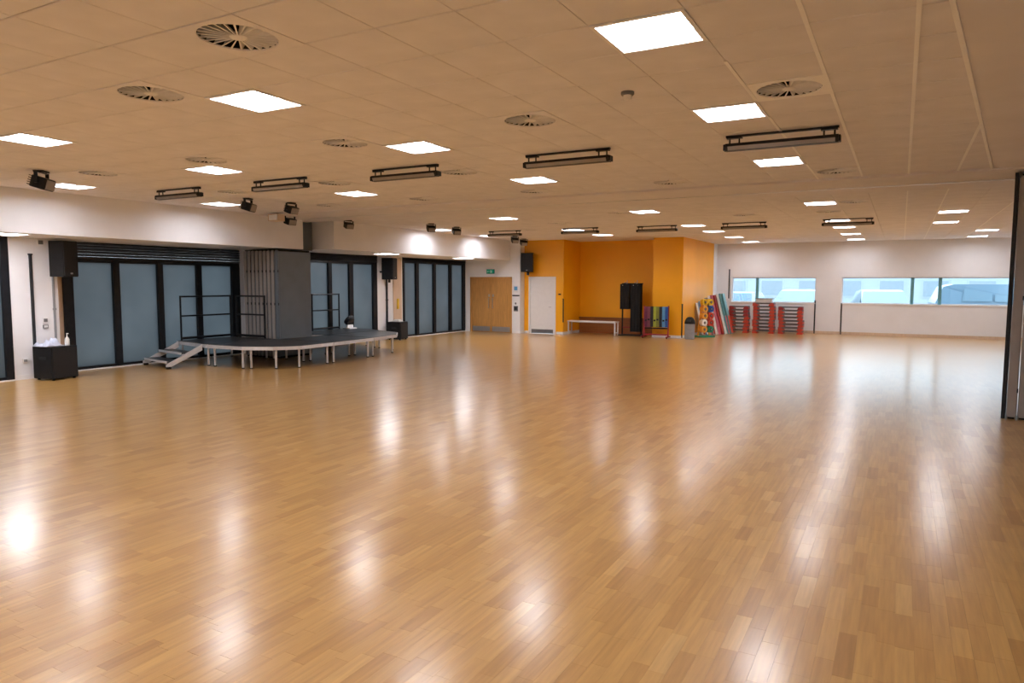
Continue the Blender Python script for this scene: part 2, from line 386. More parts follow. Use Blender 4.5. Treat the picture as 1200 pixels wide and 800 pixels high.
# ------------------------------------------------------------------ walls
def wall(name, mb, m, label=None):
    o = mb.build(name, m); struct(o, label, 'wall' if label else None); return o
wall('wall_back', MB().box(-15.6, XR+.2, YB-.2, YB, 0, 3.72), 'white_wall', 'white wall at the rear of the hall')
wall('wall_right', MB().box(XR, XR+.2, YB, YF+.3, 0, 3.72), 'white_wall', 'white wall on the side of the folded partition')
wall('wall_left_bulkhead', MB().box(-15.5, -13.35, YB, 13.2, 2.72, 3.72), 'white_wall', 'white bulkhead over the stage and the first window bays')
wall('wall_left_bulkhead', MB().box(-15.5, -12.95, 13.89, 23.3, 2.75, 3.72), 'white_wall', 'white bulkhead running up to the wooden double doors')
wall('wall_left_pocket', MB().box(-15.5, -13.72, 13.2, 13.89, 2.72, 3.72), 'partition_grey', 'grey pocket between the two white bulkheads')
wall('wall_left_pier', MB().box(-15.5, -14.75, 7.07, 7.95, 0, 2.72), 'white_wall', 'white pier behind the subwoofer topped with a cloth')
wall('wall_left_return', MB().box(-15.5, XG1, 7.95, 8.28, 0, 2.72), 'ply_beige', 'beige strip of wall below the loudspeaker')
wall('wall_left_inner', MB().box(-15.5, XG1+.02, 12.72, 14.3, 0, 2.72), 'white_wall', 'wall behind the folded grey partition')
wall('wall_left_column', MB().box(-15.5, XG2+.03, 18.0, 19.35, 0, 2.75), 'white_wall', 'white pier between two glazed bays with a loudspeaker')
wall('wall_door', MB().box(-15.5, -14.72, 23.3, 23.6, 0, 2.75).box(-12.86, -12.52, 23.3, 23.8, 0, 2.75).box(-14.72, -12.86, 23.3, 23.6, 2.12, 2.75).box(-15.5, -12.52, 23.3, 23.8, 2.75, 3.72), 'white_wall', 'white wall around the wooden double doors')
wall('wall_alcove_door', MB().box(-12.56, -12.33, 23.65, 23.9, 0, 3.72).box(-11.20, -10.9, 23.65, 23.9, 0, 3.72).box(-12.33, -11.20, 23.65, 23.9, 2.12, 3.72), 'orange_wall', 'orange wall around the white door')
wall('wall_alcove_side', MB().box(-11.2, -10.9, 23.9, 25.2, 0, 3.72), 'orange_wall', 'orange return wall at the end of the bench')
wall('wall_alcove_back', MB().box(-11.2, -6.9, 25.2, 25.5, 0, 3.72), 'orange_wall', 'orange wall behind the white bench')
wall('wall_orange_pier', MB().box(-7.65, -6.6, 24.1, 25.2, 0, 3.72).box(-6.9, -6.6, 25.2, 28.6, 0, 3.72), 'orange_wall', 'orange pier beside the grey bin and its long side')
wall('wall_far_corner', MB().box(-6.9, -6.6, 28.6, YF+.3, 0, 3.72), 'white_wall', 'white end of the orange side wall')
WZ0, WZ1 = 1.14, 2.15
WIN = [(-6.0, -2.86), (-1.97, 4.1)]
mb = MB().box(-6.6, XR, YF, YF+.25, 0, WZ0).box(-6.6, XR, YF, YF+.25, WZ1, 3.72)
for a, b in ((-6.6, WIN[0][0]), (WIN[0][1], WIN[1][0]), (WIN[1][1], XR)): mb.box(a, b, YF, YF+.25, WZ0, WZ1)
wall('wall_far', mb, 'white_wall', 'white far wall with two strip windows')
# skirtings
def skirt(name, *boxes, m='white_paint'):
    mb = MB()
    for b in boxes: mb.box(*b)
    struct(mb.build(name, m))
skirt('baseboard_left', (-14.75, -14.735, 7.07, 7.95, 0, .09), (XG2+.03, XG2+.045, 18.0, 19.35, 0, .09))
skirt('baseboard_far', (-6.53, XR, YF-.015, YF, 0, .1), m='ply_beige')
skirt('baseboard_alcove', (-12.52, -12.36, 23.635, 23.65, 0, .09), (-11.17, -10.9, 23.635, 23.65, 0, .09), (-10.9, -10.885, 23.65, 25.2, 0, .09), (-7.65, -6.6, 24.085, 24.1, 0, .09), (-6.6, -6.585, 24.1, 29.18, 0, .09))
skirt('baseboard_door', (-15.0, -14.78, 23.285, 23.3, 0, .09), (-12.8, -12.52, 23.285, 23.3, 0, .09), (-12.52, -12.505, 23.3, 23.63, 0, .09))

# ------------------------------------------------------------------ glazed bays on the left
def bay(n, xg, y0, y1, mull, ztop, shut=0, label='', sill=.06):
    """mull: list of (ya, yb) dark mullions; panes fill between"""
    r = bpy.data.objects.new('window_%d' % n, None); COL.objects.link(r); r.location = (xg, y0, 0); struct(r, label, 'window')
    L = lambda y: y-y0
    MB().box(-.09, .05, 0, L(y1), 0, .025).build('sill', 'white_paint', r)
    MB().box(-.08, .04, 0, L(y1), .025, sill+.02).build('bottom_rail', 'black_frame', r)
    zt = ztop-shut
    MB().box(-.08, .04, 0, L(y1), zt-.07, zt).build('head_rail', 'black_frame', r)
    if shut:
        ns = 6; h = shut/ns
        for k in range(ns):
            z0 = zt+k*h
            MB().add([(-.06, 0, z0), (.05, 0, z0), (.075, 0, z0+h*.5), (.05, 0, z0+h*.92), (-.06, 0, z0+h*.92),
                      (-.06, L(y1), z0), (.05, L(y1), z0), (.075, L(y1), z0+h*.5), (.05, L(y1), z0+h*.92), (-.06, L(y1), z0+h*.92)],
                     [(0, 1, 2, 3, 4), (9, 8, 7, 6, 5), (0, 5, 6, 1), (1, 6, 7, 2), (2, 7, 8, 3), (3, 8, 9, 4), (4, 9, 5, 0)]).build('shutter_slat', 'shutter', r)
    for a, b in mull: MB().box(-.09, .055, L(a), L(b), .025, zt, .008).build('mullion', 'black_frame', r)
    ed = [y0]+[v for m_ in mull for v in m_]+[y1]
    for k in range(0, len(ed), 2):
        if ed[k+1]-ed[k] > .1: MB().box(-.03, -.018, L(ed[k]), L(ed[k+1]), .05, zt-.05).build('pane', 'frosted_glass', r)
    return r
bay(1, -14.76, 3.4, 7.07, [(3.4, 3.5), (4.5, 4.62), (5.7, 5.82), (6.94, 7.07)], 2.72, label='glazed bay left of the white pier, only its edge in view')
bay(2, XG1, 8.28, 12.72, [(8.28, 8.48), (9.34, 9.49), (10.4, 10.54), (11.44, 11.58), (12.48, 12.72)], 2.72, .36, 'frosted four-pane glazed bay with a black roller shutter beside the stage steps')
bay(3, XG2, 14.3, 18.0, [(14.3, 14.4), (15.78, 15.92), (16.68, 16.86), (17.8, 18.0)], 2.75, .22, 'frosted glazed bay behind the far end of the stage')
bay(4, XG2, 19.35, 23.3, [(19.35, 19.46), (20.1, 20.27), (21.16, 21.32), (22.2, 22.36), (23.12, 23.3)], 2.75, .12, 'frosted four-pane glazed bay next to the wooden doors')
wall('wall_left_rear', MB().box(-15.5, -14.9, YB, 3.4, 0, 2.72), 'white_wall')
# bits on the pier
o = thing('wall_conduit', (-14.735, 7.46, .09), 'long dark vertical conduit on the white pier', 'conduit')
MB().box(-.013, .02, -.025, .025, .0, 2.3, .006).build('trunking', 'charcoal', o); MB().box(-.013, .025, -.035, .035, 2.3, 2.33).build('end_cap', 'charcoal', o)
o = thing('wall_conduit', (-14.735, 7.86, .0), 'slim grey vertical cable duct on the pier edge by the loudspeaker', 'conduit')
MB().box(-.013, .012, -.02, .02, .09, 2.6, .005).build('trunking', 'grey_plastic', o); MB().box(-.013, .016, -.028, .028, 1.32, 1.36).build('clip', 'grey_plastic', o)
def plate(name, loc, w, h, m1, m2, label, cat, ax='x'):
    o = thing(name, loc, label, cat)
    if ax == 'x':
        MB().box(-.0, .02, -w/2, w/2, -h/2, h/2, .004).build('back_plate', m1, o); MB().box(.02, .028, -w/3, w/3, -h/4, h/3).build('rocker', m2, o)
    else:
        MB().box(-w/2, w/2, -.02, 0, -h/2, h/2, .004).build('back_plate', m1, o); MB().box(-w/3, w/3, -.028, -.02, -h/4, h/3).build('rocker', m2, o)
    return o
plate('wall_switch', (-14.75, 7.68, 1.12), .1, .11, 'white_paint', 'mid_grey', 'small switch plate with a dark rocker on the white pier', 'switch')
plate('wall_socket', (-14.75, 7.68, 1.0), .1, .07, 'grey_plastic', 'white_paint', 'pale socket just below the pier switch', 'socket')
plate('wall_socket', (-14.75, 7.28, .36), .09, .08, 'white_paint', 'grey_plastic', 'low white socket on the pier near the floor', 'socket')
plate('junction_box', (-14.75, 7.66, 2.64), .13, .13, 'white_paint', 'mid_grey', 'small junction box high on the white pier under the bulkhead', 'box')
plate('wall_socket', (XG1, 8.1, .98), .12, .08, 'white_paint', 'mid_grey', 'socket on the beige wall strip under the loudspeaker', 'socket')

# soffit lights below the bulkheads
for sx, sy, sz, lb in ((-13.75, 6.55, 2.72, 'light panel under the bulkhead near the white pier'), (-13.45, 16.65, 2.75, 'light panel under the bulkhead by the hanging loudspeaker'), (-13.3, 20.6, 2.75, 'light panel under the bulkhead nearest the wooden doors')):
    o = thing('soffit_light', (sx, sy, sz), lb, 'light', 'light panels under the bulkheads')
    mb = MB()
    for a, b, c, d in ((-.3, .3, -.3, -.272), (-.3, .3, .272, .3), (-.3, -.272, -.272, .272), (.272, .3, -.272, .272)): mb.box(a, b, c, d, -.02, 0)
    mb.build('frame', 'white_paint', o); MB().box(-.272, .272, -.272, .272, -.016, -.006).build('diffuser', 'lamp_diffuser', o)

# ------------------------------------------------------------------ folded moving walls
def panel(loc, L, H, T, m_face, m_edge, label, group, rz=0):
    """folded partition panel: thin along x, L along y"""
    o = thing('partition_panel', loc, label, 'partition', group, rz)
    MB().box(0, T, .02, L-.02, .05, H-.05, .004).build('leaf', m_face, o)
    MB().box(.012, T-.012, 0, .02, .03, H-.03).build('edge_profile', m_edge, o)
    MB().box(.012, T-.012, L-.02, L, .03, H-.03).build('edge_profile', m_edge, o)
    MB().box(.02, T-.02, .03, L-.03, 0, .05).build('bottom_seal', 'rubber', o)
    MB().box(.02, T-.02, .03, L-.03, H-.05, H).build('top_seal', 'rubber', o)
    for hz in (.12*H, .5*H, .8*H): MB().tube((T-.002, -.004, hz-.03), (T-.002, -.004, hz+.03), .009, n=8).build('hinge', 'black_frame', o)
    return o
for k in range(9):
    last = k == 8
    panel((-14.62+k*.138, 12.4, .005), 1.1, 2.69, .118, 'partition_grey', 'partition_pale' if not last else 'partition_grey',
          'grey faced partition panel closing the folded stack behind the stage' if last else 'folded partition panel in the stack behind the stage, edge on', None if last else 'panels of the partition stack behind the stage')
for k in range(7):
    panel((1.365+k*.128, 11.95-k*.016, .0), 1.1, 3.40, .118, 'partition_pale', 'partition_pale', 'tall pale partition panel folded edge on in the stack opposite the stage', 'panels of the partition stack opposite the stage', -.125)
t1 = MB().box(0, .045, 0, 1.1, 0, 3.42, .006).build('trim_1', 'charcoal', None, (1.305, 11.955, 0)); t1.rotation_euler[2] = -.125
struct(t1, 'dark jamb post at the edge of the tall folded partition', 'trim')

# ------------------------------------------------------------------ stage
SZ = .5
def deck(poly, legs, label):
    cx_ = sum(p[0] for p in poly)/len(poly); cy_ = sum(p[1] for p in poly)/len(poly)
    o = thing('stage_deck', (cx_, cy_, 0), label, 'stage')
    loc = [(p[0]-cx_, p[1]-cy_) for p in poly]
    ins = [(p[0]*.985, p[1]*.985) for p in loc]
    MB().prism(ins, SZ-.012, SZ).build('deck_board', 'stage_black', o)
    n = len(loc)
    for i in range(n):
        a, b = loc[i], loc[(i+1) % n]
        MB().bar((a[0]*.992, a[1]*.992, SZ-.046), (b[0]*.992, b[1]*.992, SZ-.046), .03, .075).build('frame_rail', 'aluminium', o)
    for lx, ly in legs:
        MB().tube((lx-cx_, ly-cy_, .012), (lx-cx_, ly-cy_, SZ-.085), .024, n=10).build('leg', 'aluminium', o)
        MB().tube((lx-cx_, ly-cy_, 0), (lx-cx_, ly-cy_, .02), .03, n=10).build('foot', 'rubber', o)
    return o
deck([(-15.0, 10.72), (-13.55, 10.42), (-13.55, 12.3), (-15.0, 12.3)], [(-14.9, 10.8), (-13.65, 10.54), (-13.65, 12.2), (-14.9, 12.2)], 'black stage deck at the top of the small steps')
deck([(-13.53, 10.42), (-12.45, 10.46), (-11.85, 10.78), (-11.5, 11.25), (-11.55, 12.3), (-13.53, 12.3)],
     [(-13.42, 10.53), (-12.55, 10.56), (-12.36, 10.62), (-11.9, 10.9), (-11.62, 11.3), (-11.65, 12.2), (-13.4, 12.2), (-12.4, 12.2)], 'black stage deck with the angled front corner before the grey panel')
deck([(-13.3, 12.32), (-11.55, 12.32), (-11.68, 13.88), (-13.3, 13.88)], [(-11.66, 12.42), (-11.78, 13.78), (-13.2, 13.78), (-13.2, 12.42), (-12.4, 12.42), (-12.4, 13.78)], 'black stage deck alongside the long face of the grey partition panel')
deck([(-13.3, 13.9), (-11.68, 13.9), (-11.86, 15.05), (-12.38, 15.75), (-13.3, 16.1)], [(-11.8, 14.0), (-11.97, 15.0), (-12.45, 15.62), (-13.2, 15.95), (-13.2, 14.0), (-12.4, 14.0)], 'black stage deck forming the rounded far end of the stage')
deck([(-14.8, 13.9), (-13.32, 13.9), (-13.32, 16.12), (-14.0, 16.45), (-14.8, 16.45)], [(-14.7, 14.0), (-13.42, 14.0), (-13.42, 16.0), (-14.0, 16.33), (-14.7, 16.35)], 'black stage deck in front of the second frosted bay')
def rail(p0, p1, label):
    v = Vector((p1[0]-p0[0], p1[1]-p0[1], 0)); o = thing('guard_rail', (p0[0], p0[1], SZ), label, 'railing')
    for q in (Vector((0, 0, 0)), v):
        MB().tube(q, q+Vector((0, 0, 1.06)), .022, n=8).build('post', 'black_frame', o)
    for z in (1.04, .58, .05): MB().tube(Vector((0, 0, z)), v+Vector((0, 0, z)), .02 if z > .1 else .03, n=8).build('bar', 'black_frame', o)
    return o
rail((-14.93, 10.8), (-14.93, 12.22), 'black guard rail along the glazed side of the stage above the steps')
rail((-14.75, 12.26), (-13.75, 12.26), 'black guard rail in front of the folded partition edges')
rail((-14.72, 14.85), (-14.72, 15.95), 'short black guard rail at the far glazed side of the stage')
# steps
o = thing('stage_steps', (-14.26, 10.52, 0), 'small aluminium stage steps with dark treads', 'steps', None, -.2)
for k, (yy, zz) in enumerate(((-.62, .17), (-.3, .335))):
    t = MB().box(-.56, .56, yy-.15, yy+.15, zz-.03, zz, .006).build('tread', 'stage_black', o)
    MB().box(-.56, .56, yy-.165, yy-.15, zz-.045, zz+.002).build('nosing', 'aluminium', t)
for s in (-1, 1):
    MB().add([(s*.56, -.80, 0), (s*.60, -.80, 0), (s*.60, -.80, .10), (s*.56, -.80, .10), (s*.56, 0, .36), (s*.60, 0, .36), (s*.60, 0, .49), (s*.56, 0, .49)],
             [(0, 1, 2, 3), (7, 6, 5, 4), (0, 4, 5, 1), (1, 5, 6, 2), (2, 6, 7, 3), (3, 7, 4, 0)]).build('stringer', 'aluminium', o)
    MB().box(s*.58-.03, s*.58+.03, -.8, -.7, 0, .05).build('foot', 'rubber', o)
# small fan on stage
o = thing('floor_monitor', (-14.55, 16.22, SZ), 'small dark round-headed fan on a white stand on the stage', 'fan')
MB().box(-.14, .14, -.16, .16, 0, .03, .01).build('base', 'white_paint', o); MB().box(-.03, .03, -.12, .12, .03, .12).build('bracket', 'white_paint', o)
mb = MB(); R = Matrix.Rotation(math.radians(-50), 3, 'Y') @ Matrix.Identity(3)
t = MB().lathe([(.0001, -.05), (.13, -.05), (.17, 0), (.17, .05), (.13, .08), (.0001, .08)], n=20)
mb.add([R @ Vector(v)+Vector((0, 0, .24)) for v in t.v], t.f); mb.build('fan_head', 'charcoal', o)
o.name = 'stage_fan'

# ------------------------------------------------------------------ loudspeakers
def speaker(loc, rz, w, d, h, label, name='loudspeaker', group=None):
    """front faces local +x, centre-bottom origin"""
    o = thing(name, loc, label, 'speaker', group, rz)
    k = w*.14
    MB().prism([(-d/2, -w/2+k), (d/2-.02, -w/2), (d/2-.02, w/2), (-d/2, w/2-k)], 0, h).build('cabinet', 'black_plastic', o)
    MB().box(d/2-.02, d/2, -w/2+.01, w/2-.01, .015, h-.015, .008).build('grille', 'black_mesh', o)
    MB().box(d/2, d/2+.004, -.03, .03, .05, .08).build('badge', 'grey_plastic', o)
    MB().box(-d/2-.02, -d/2, -.06, .06, h*.2, h*.8).build('back_plate', 'charcoal', o)
    return o
def bracket(o, d, h, wall_d):
    MB().bar((-d/2, 0, h*.35), (-d/2-wall_d, 0, h*.35), .05, .05).build('bracket_arm', 'charcoal', o)
s1 = speaker((-14.49, 7.93, 1.98), .35, .37, .37, .70, 'black loudspeaker on a bracket above the cloth-topped subwoofer'); bracket(s1, .37, .7, .06)
s2 = speaker((-14.65, 18.25, 1.99), .35, .44, .40, .70, 'black loudspeaker on the white pier between two glazed bays'); bracket(s2, .4, .7, .12)
s3 = speaker((-12.22, 23.36, 2.30), -1.35, .46, .36, .70, 'black loudspeaker high on the orange wall above the white door'); bracket(s3, .36, .7, .13)
MB().tube((.0, 0, -.12), (0, 0, 0), .05, n=10).build('pole_mount', 'charcoal', s3)
MB().tube((.0, 0, -.10), (0, 0, 0), .04, n=10).build('pole_mount', 'charcoal', s2)
def sub(loc, rz, w, d, h, label):
    o = thing('subwoofer', loc, label, 'speaker', None, rz)
    MB().box(-d/2, d/2-.02, -w/2, w/2, .03, h, .01).build('cabinet', 'black_plastic', o)
    MB().box(d/2-.02, d/2, -w/2+.02, w/2-.02, .05, h-.02, .006).build('grille', 'black_mesh', o)
    for a in (-1, 1):
        for b in (-1, 1): MB().tube((a*(d/2-.06), b*(w/2-.06), 0), (a*(d/2-.06), b*(w/2-.06), .03), .025, n=8).build('foot', 'rubber', o)
    for a in (-1, 1): MB().box(-.09, .09, a*w/2-.004, a*w/2+.004, h*.62, h*.7).build('handle', 'charcoal', o)
    return o
sub((-14.34, 7.63, 0), .18, .55, .5, .64, 'black subwoofer on the floor with a pale cloth and bottle on top')
sub((-14.62, 18.62, 0), .2, .56, .5, .6, 'black subwoofer on the floor beyond the stage end')
# cloth pile and bottle on the first subwoofer
bm = bmesh.new(); bmesh.ops.create_grid(bm, x_segments=22, y_segments=16, size=1)
for v in bm.verts:
    x_, y_ = v.co.x, v.co.y; r = max(abs(x_), abs(y_)); e = max(0, 1-r**3)
    v.co = Vector((x_*.17, y_*.20, .004+e*(.07+.05*math.sin(3.1*x_+1.7*y_)+.04*math.sin(7*y_-2*x_)+.025*math.sin(11*x_+5*y_))))
    v.co.z = max(.003, v.co.z)
me = bpy.data.meshes.new('folded_cloth'); bm.to_mesh(me); bm.free(); me.materials.append(M['cloth_pale'])
for p in me.polygons: p.use_smooth = True
c = bpy.data.objects.new('folded_cloth', me); COL.objects.link(c); c.location = (-14.37, 7.53, .641); c.rotation_euler[2] = .18
so = c.modifiers.new('thick', 'SOLIDIFY'); so.thickness = .006; so.offset = 1
tag(c, 'crumpled pale blue cloth on top of the subwoofer', 'cloth')
def bottle(loc, label, s=1):
    o = thing('pump_bottle', loc, label, 'bottle')
    MB().lathe([(.0001, 0), (.04*s, 0), (.042*s, .01), (.042*s, .12*s), (.03*s, .15*s), (.014*s, .165*s), (.014*s, .18*s), (.0001, .18*s)], n=16).build('body', 'kit_white', o, smooth=True)
    MB().tube((0, 0, .18*s), (0, 0, .235*s), .008*s, n=8).bar((-.005, 0, .235*s), (.05*s, 0, .235*s), .014, .014).build('pump', 'kit_white', o)
    return o
bottle((-14.24, 7.80, .64), 'white pump bottle standing on the subwoofer beside the cloth')
o = thing('folded_towel', (-14.62, 18.62, .60), 'small white folded towel on the subwoofer beyond the stage', 'towel')
MB().box(-.14, .14, -.11, .11, 0, .035, .014).build('lower_fold', 'kit_white', o, smooth=True); MB().box(-.09, .1, -.09, .08, .035, .075, .016).build('upper_fold', 'kit_white', o, smooth=True)
# pier dressing behind second speaker
o = thing('wall_conduit', (XG2+.045, 18.48, .09), 'dark conduit running down the pier under the second loudspeaker', 'conduit')
MB().box(-.014, .03, -.03, .03, 0, 2.5, .006).build('trunking', 'charcoal', o); MB().box(-.014, .036, -.04, .04, 1.2, 1.25).build('clip', 'charcoal', o)
o = thing('wall_board', (XG2+.03, 19.05, .1), 'beige boarded strip on the pier beside the last glazed bay', 'board')
MB().box(0, .025, -.22, .22, 0, 2.6, .004).build('board', 'ply_beige', o); MB().box(.025, .05, -.05, .05, .9, 1.25, .005).build('cable_box', 'kit_yellow', o)

# ------------------------------------------------------------------ doors
d = bpy.data.objects.new('door_1', None); COL.objects.link(d); d.location = (-13.79, 23.3, 0); struct(d, 'oak double doors with steel kick plates under the exit sign', 'door')
for s in (-1, 1):
    MB().box(s*.93-.0 if s > 0 else -.93, .87 if s > 0 else -.87, -.02, .12, 0, 2.12).build('jamb', 'door_oak', d)
    lf = MB().box(.004 if s > 0 else -.866, .866 if s > 0 else -.004, .02, .065, .008, 2.05, .003).build('leaf', 'door_oak', d)
    MB().box(.05 if s > 0 else -.83, .83 if s > 0 else -.05, .015, .02, .03, .22).build('kick_plate', 'kick_plate', lf)
    MB().tube((s*.09, -.03, .92), (s*.09, -.03, 1.32), .013, n=8).tube((s*.09, -.03, .95), (s*.09, .02, .95), .009, n=8).tube((s*.09, -.03, 1.29), (s*.09, .02, 1.29), .009, n=8).build('pull_handle', 'steel', lf)
    MB().box(s*.09-.035, s*.09+.035, .016, .02, 1.36, 1.46).build('push_plate', 'steel', lf)
MB().box(-.93, .93, -.02, .12, 2.05, 2.12).build('head_jamb', 'door_oak', d)
struct(MB().box(-14.75, -12.8, 23.44, 23.58, 0, 2.2).build('trim_2', 'charcoal'))
d = bpy.data.objects.new('door_2', None); COL.objects.link(d); d.location = (-11.765, 23.65, 0); struct(d, 'white flush door with grey kick plate in the orange wall', 'door')
lf = MB().box(-.49, .49, .02, .065, .008, 2.06, .003).build('leaf', 'white_paint', d)
MB().box(-.45, .45, .014, .02, .012, .16).build('kick_plate', 'mid_grey', lf)
MB().tube((.38, -.02, 1.0), (.28, -.02, 1.0), .01, n=8).build('lever_handle', 'steel', lf)
for s in (-1, 1): MB().box(min(s*.495, s*.565), max(s*.495, s*.565), -.02, .12, 0, 2.06).build('jamb', 'white_paint', d)
MB().box(-.565, .565, -.02, .12, 2.06, 2.13).build('head_jamb', 'white_paint', d)
# exit sign
o = thing('exit_sign', (-13.79, 23.3, 2.24), 'small green exit sign above the oak double doors', 'sign')
MB().box(-.17, .17, -.05, 0, 0, .17, .006).build('housing', 'charcoal', o); MB().box(-.16, .16, -.054, -.05, .01, .16).build('face', 'sign_glow', o)
MB().box(.04, .07, -.057, -.054, .04, .13).box(.01, .025, -.057, -.054, .03, .07).box(-.03, .03, -.057, -.054, .075, .09).box(-.005, .02, -.057, -.054, .115, .135).box(-.11, -.05, -.057, -.054, .08, .095).add(
    [(-.14, -.057, .087), (-.1, -.057, .12), (-.1, -.057, .055)], [(0, 1, 2)]).build('pictogram', 'kit_white', o)
for z, w, h, m1, m2, lb in ((1.68, .2, .24, 'paper', 'kit_sky', 'pale blue notice beside the oak doors'), (1.42, .3, .05, 'charcoal', 'black_frame', 'slim dark plaque under the notice by the doors'),
                            (1.12, .1, .12, 'white_paint', 'mid_grey', 'small switch beside the oak doors'), (.93, .18, .2, 'mid_grey', 'charcoal', 'grey control box beside the oak doors')):
    nm = 'notice' if 'notice' in lb else 'plaque' if 'plaque' in lb else 'wall_switch' if 'switch' in lb else 'control_box'
    plate(nm, (-12.69, 23.3, z), w, h, m1, m2, lb, nm.split('_')[-1], 'y')
plate('plaque', (-11.04, 23.65, 1.48), .1, .05, 'charcoal', 'black_frame', 'small dark plaque on the orange wall beside the white door', 'plaque', 'y')
# corner guards
for gx, gy, z0, h, lb in ((-10.89, 23.64, .45, .85, 'dark corner strip on the orange wall at the bench end'), (-6.59, 24.09, .02, 1.15, 'dark corner strip on the orange pier by the bin'),
                          (-2.87, 29.19, .0, 1.25, 'dark upright post below the end of the first strip window'), (-1.95, 29.19, .0, 1.15, 'dark upright post below the start of the long strip window'),
                          (-6.10, 29.19, 1.3, 1.15, 'dark blind cord tube beside the first strip window')):
    o = thing('corner_guard', (gx, gy, z0), lb, 'strip')
    MB().add([(-.025, 0, 0), (.02, -.02, 0), (.025, .0, 0), (-.025, 0, h), (.02, -.02, h), (.025, 0, h)], [(0, 1, 2), (5, 4, 3), (0, 3, 4, 1), (1, 4, 5, 2), (2, 5, 3, 0)]).build('strip', 'charcoal', o)
    MB().box(-.028, .028, -.024, .002, h, h+.02).build('end_cap', 'charcoal', o)

# ------------------------------------------------------------------ strip windows
def stripwin(n, x0, x1, mulls, label):
    r = bpy.data.objects.new('window_%d' % n, None); COL.objects.link(r); r.location = (x0, YF, WZ0); struct(r, label, 'window'); w = x1-x0; h = WZ1-WZ0
    MB().box(0, w, -.03, .25, 0, .025).build('sill', 'white_paint', r)
    MB().box(0, w, .12, .18, .025, .06).build('bottom_rail', 'aluminium', r); MB().box(0, w, .12, .18, h-.04, h).build('head_rail', 'aluminium', r)
    for a in (0, w-.04): MB().box(a, a+.04, .12, .18, .06, h-.04).build('jamb', 'aluminium', r)
    for m_ in mulls: MB().box(m_-x0-.055, m_-x0+.055, .10, .2, .03, h-.02, .008).build('mullion', 'kit_teal', r)
    ed = [x0]+mulls+[x1]
    for a, b in zip(ed, ed[1:]): MB().box(a-x0+.03, b-x0-.03, .147, .153, .05, h-.03).build('pane', 'clear_blue_glass', r)
stripwin(5, *WIN[0], [-5.03], 'strip window above the stacked step platforms')
stripwin(6, *WIN[1], [.34, 1.2], 'long strip window with two dark mullions in the far wall')

# ------------------------------------------------------------------ linear ceiling fixtures
def batten(xc, y, L, label, group):
    o = thing('linear_fixture', (xc, y, HZ), label, 'fixture', group)
    MB().box(-L/2, L/2, -.02, .02, -.02, 0).build('ceiling_rail', 'charcoal', o)
    MB().add([(-L/2, -.05, -.09), (-L/2, .05, -.09), (-L/2, .06, -.125), (-L/2, .035, -.165), (-L/2, -.035, -.165), (-L/2, -.06, -.125),
              (L/2, -.05, -.09), (L/2, .05, -.09), (L/2, .06, -.125), (L/2, .035, -.165), (L/2, -.035, -.165), (L/2, -.06, -.125)],
             [(0, 1, 2, 3, 4, 5), (11, 10, 9, 8, 7, 6)]+[(i, (i+1) % 6, 6+(i+1) % 6, 6+i) for i in range(6)]).build('housing', 'black_plastic', o)
    # slanted lens strip on the -y side
    MB().add([(-L/2+.03, -.0610, -.122), (L/2-.03, -.0610, -.122), (L/2-.03, -.0395, -.160), (-L/2+.03, -.0395, -.160),
              (-L/2+.03, -.064, -.124), (L/2-.03, -.064, -.124), (L/2-.03, -.0425, -.162), (-L/2+.03, -.0425, -.162)],
             [(0, 1, 2, 3), (7, 6, 5, 4), (0, 4, 5, 1), (1, 5, 6, 2), (2, 6, 7, 3), (3, 7, 4, 0)]).build('lens', 'lens_grey', o)
    for s in (-1, 1):
        for k in (.0, .10):
            xx = s*(L/2-.04-k); MB().tube((xx, 0, -.02), (xx, 0, -.095), .009, n=8).build('hanger', 'black_frame', o)
        MB().obox((s*(L/2-.09), 0, -.025), (.16, .06, .022)).build('clamp', 'black_frame', o)
        MB().box(min(s*L/2, s*(L/2+.02)), max(s*L/2, s*(L/2+.02)), -.05, .05, -.16, -.095, .006).build('end_cap', 'black_plastic', o)
    return o
WHICH = ['%s nearest the white bulkhead', '%s second from the white bulkhead', 'middle %s of its row of five', '%s second from the white grid bars', '%s at the white grid bars end of its row']
for xc, wl in zip((-10.95, -8.52, -6.1, -3.64, -1.18), WHICH):
    batten(xc, 7.96, 1.12, (wl % 'black linear fixture')+' in the front hall', 'linear fixtures in the front hall')
for xc, wl in zip((-10.7, -8.2, -6.0, -3.67, -1.22), WHICH):
    batten(xc, 18.9 if xc < -7 else 19.15, 1.12, (wl % 'black linear fixture')+' beyond the track band', 'linear fixtures beyond the track band')

# ------------------------------------------------------------------ spotlights
def spot(x, y, rz, tilt, s, label):
    o = thing('spotlight', (x, y, HZ), label, 'spotlight', None, rz)
    MB().box(-.08*s, .08*s, -.06*s, .06*s, -.02, 0).build('base_plate', 'black_plastic', o)
    yk = MB().box(-.13*s, .13*s, -.02*s, .02*s, -.03, -.02)
    for q in (-1, 1): yk.box(min(q*.13*s, q*.145*s), max(q*.13*s, q*.145*s), -.02*s, .02*s, -.16*s, -.02)
    yk.build('yoke', 'black_frame', o)
    R = Matrix.Rotation(tilt, 3, 'X'); C = Vector((0, 0, -.15*s))
    t = MB().box(-.12*s, .12*s, -.10*s, .08*s, -.075*s, .075*s, .02*s)
    for k in range(5): t.box(-.10*s, .10*s, .08*s, .12*s, -.06*s+k*.028*s, -.05*s+k*.028*s)
    MB().add([C+R @ Vector(v) for v in t.v], t.f).build('body', 'black_plastic', o)
    t = MB().box(-.10*s, .10*s, -.115*s, -.10*s, -.06*s, .06*s, .006)
    MB().add([C+R @ Vector(v) for v in t.v], t.f).build('lens', 'lens_grey', o)
    return o
spot(-11.0, 5.78, 2.2, .3, 1.15, 'black spotlight near the bulkhead opposite the white pier')
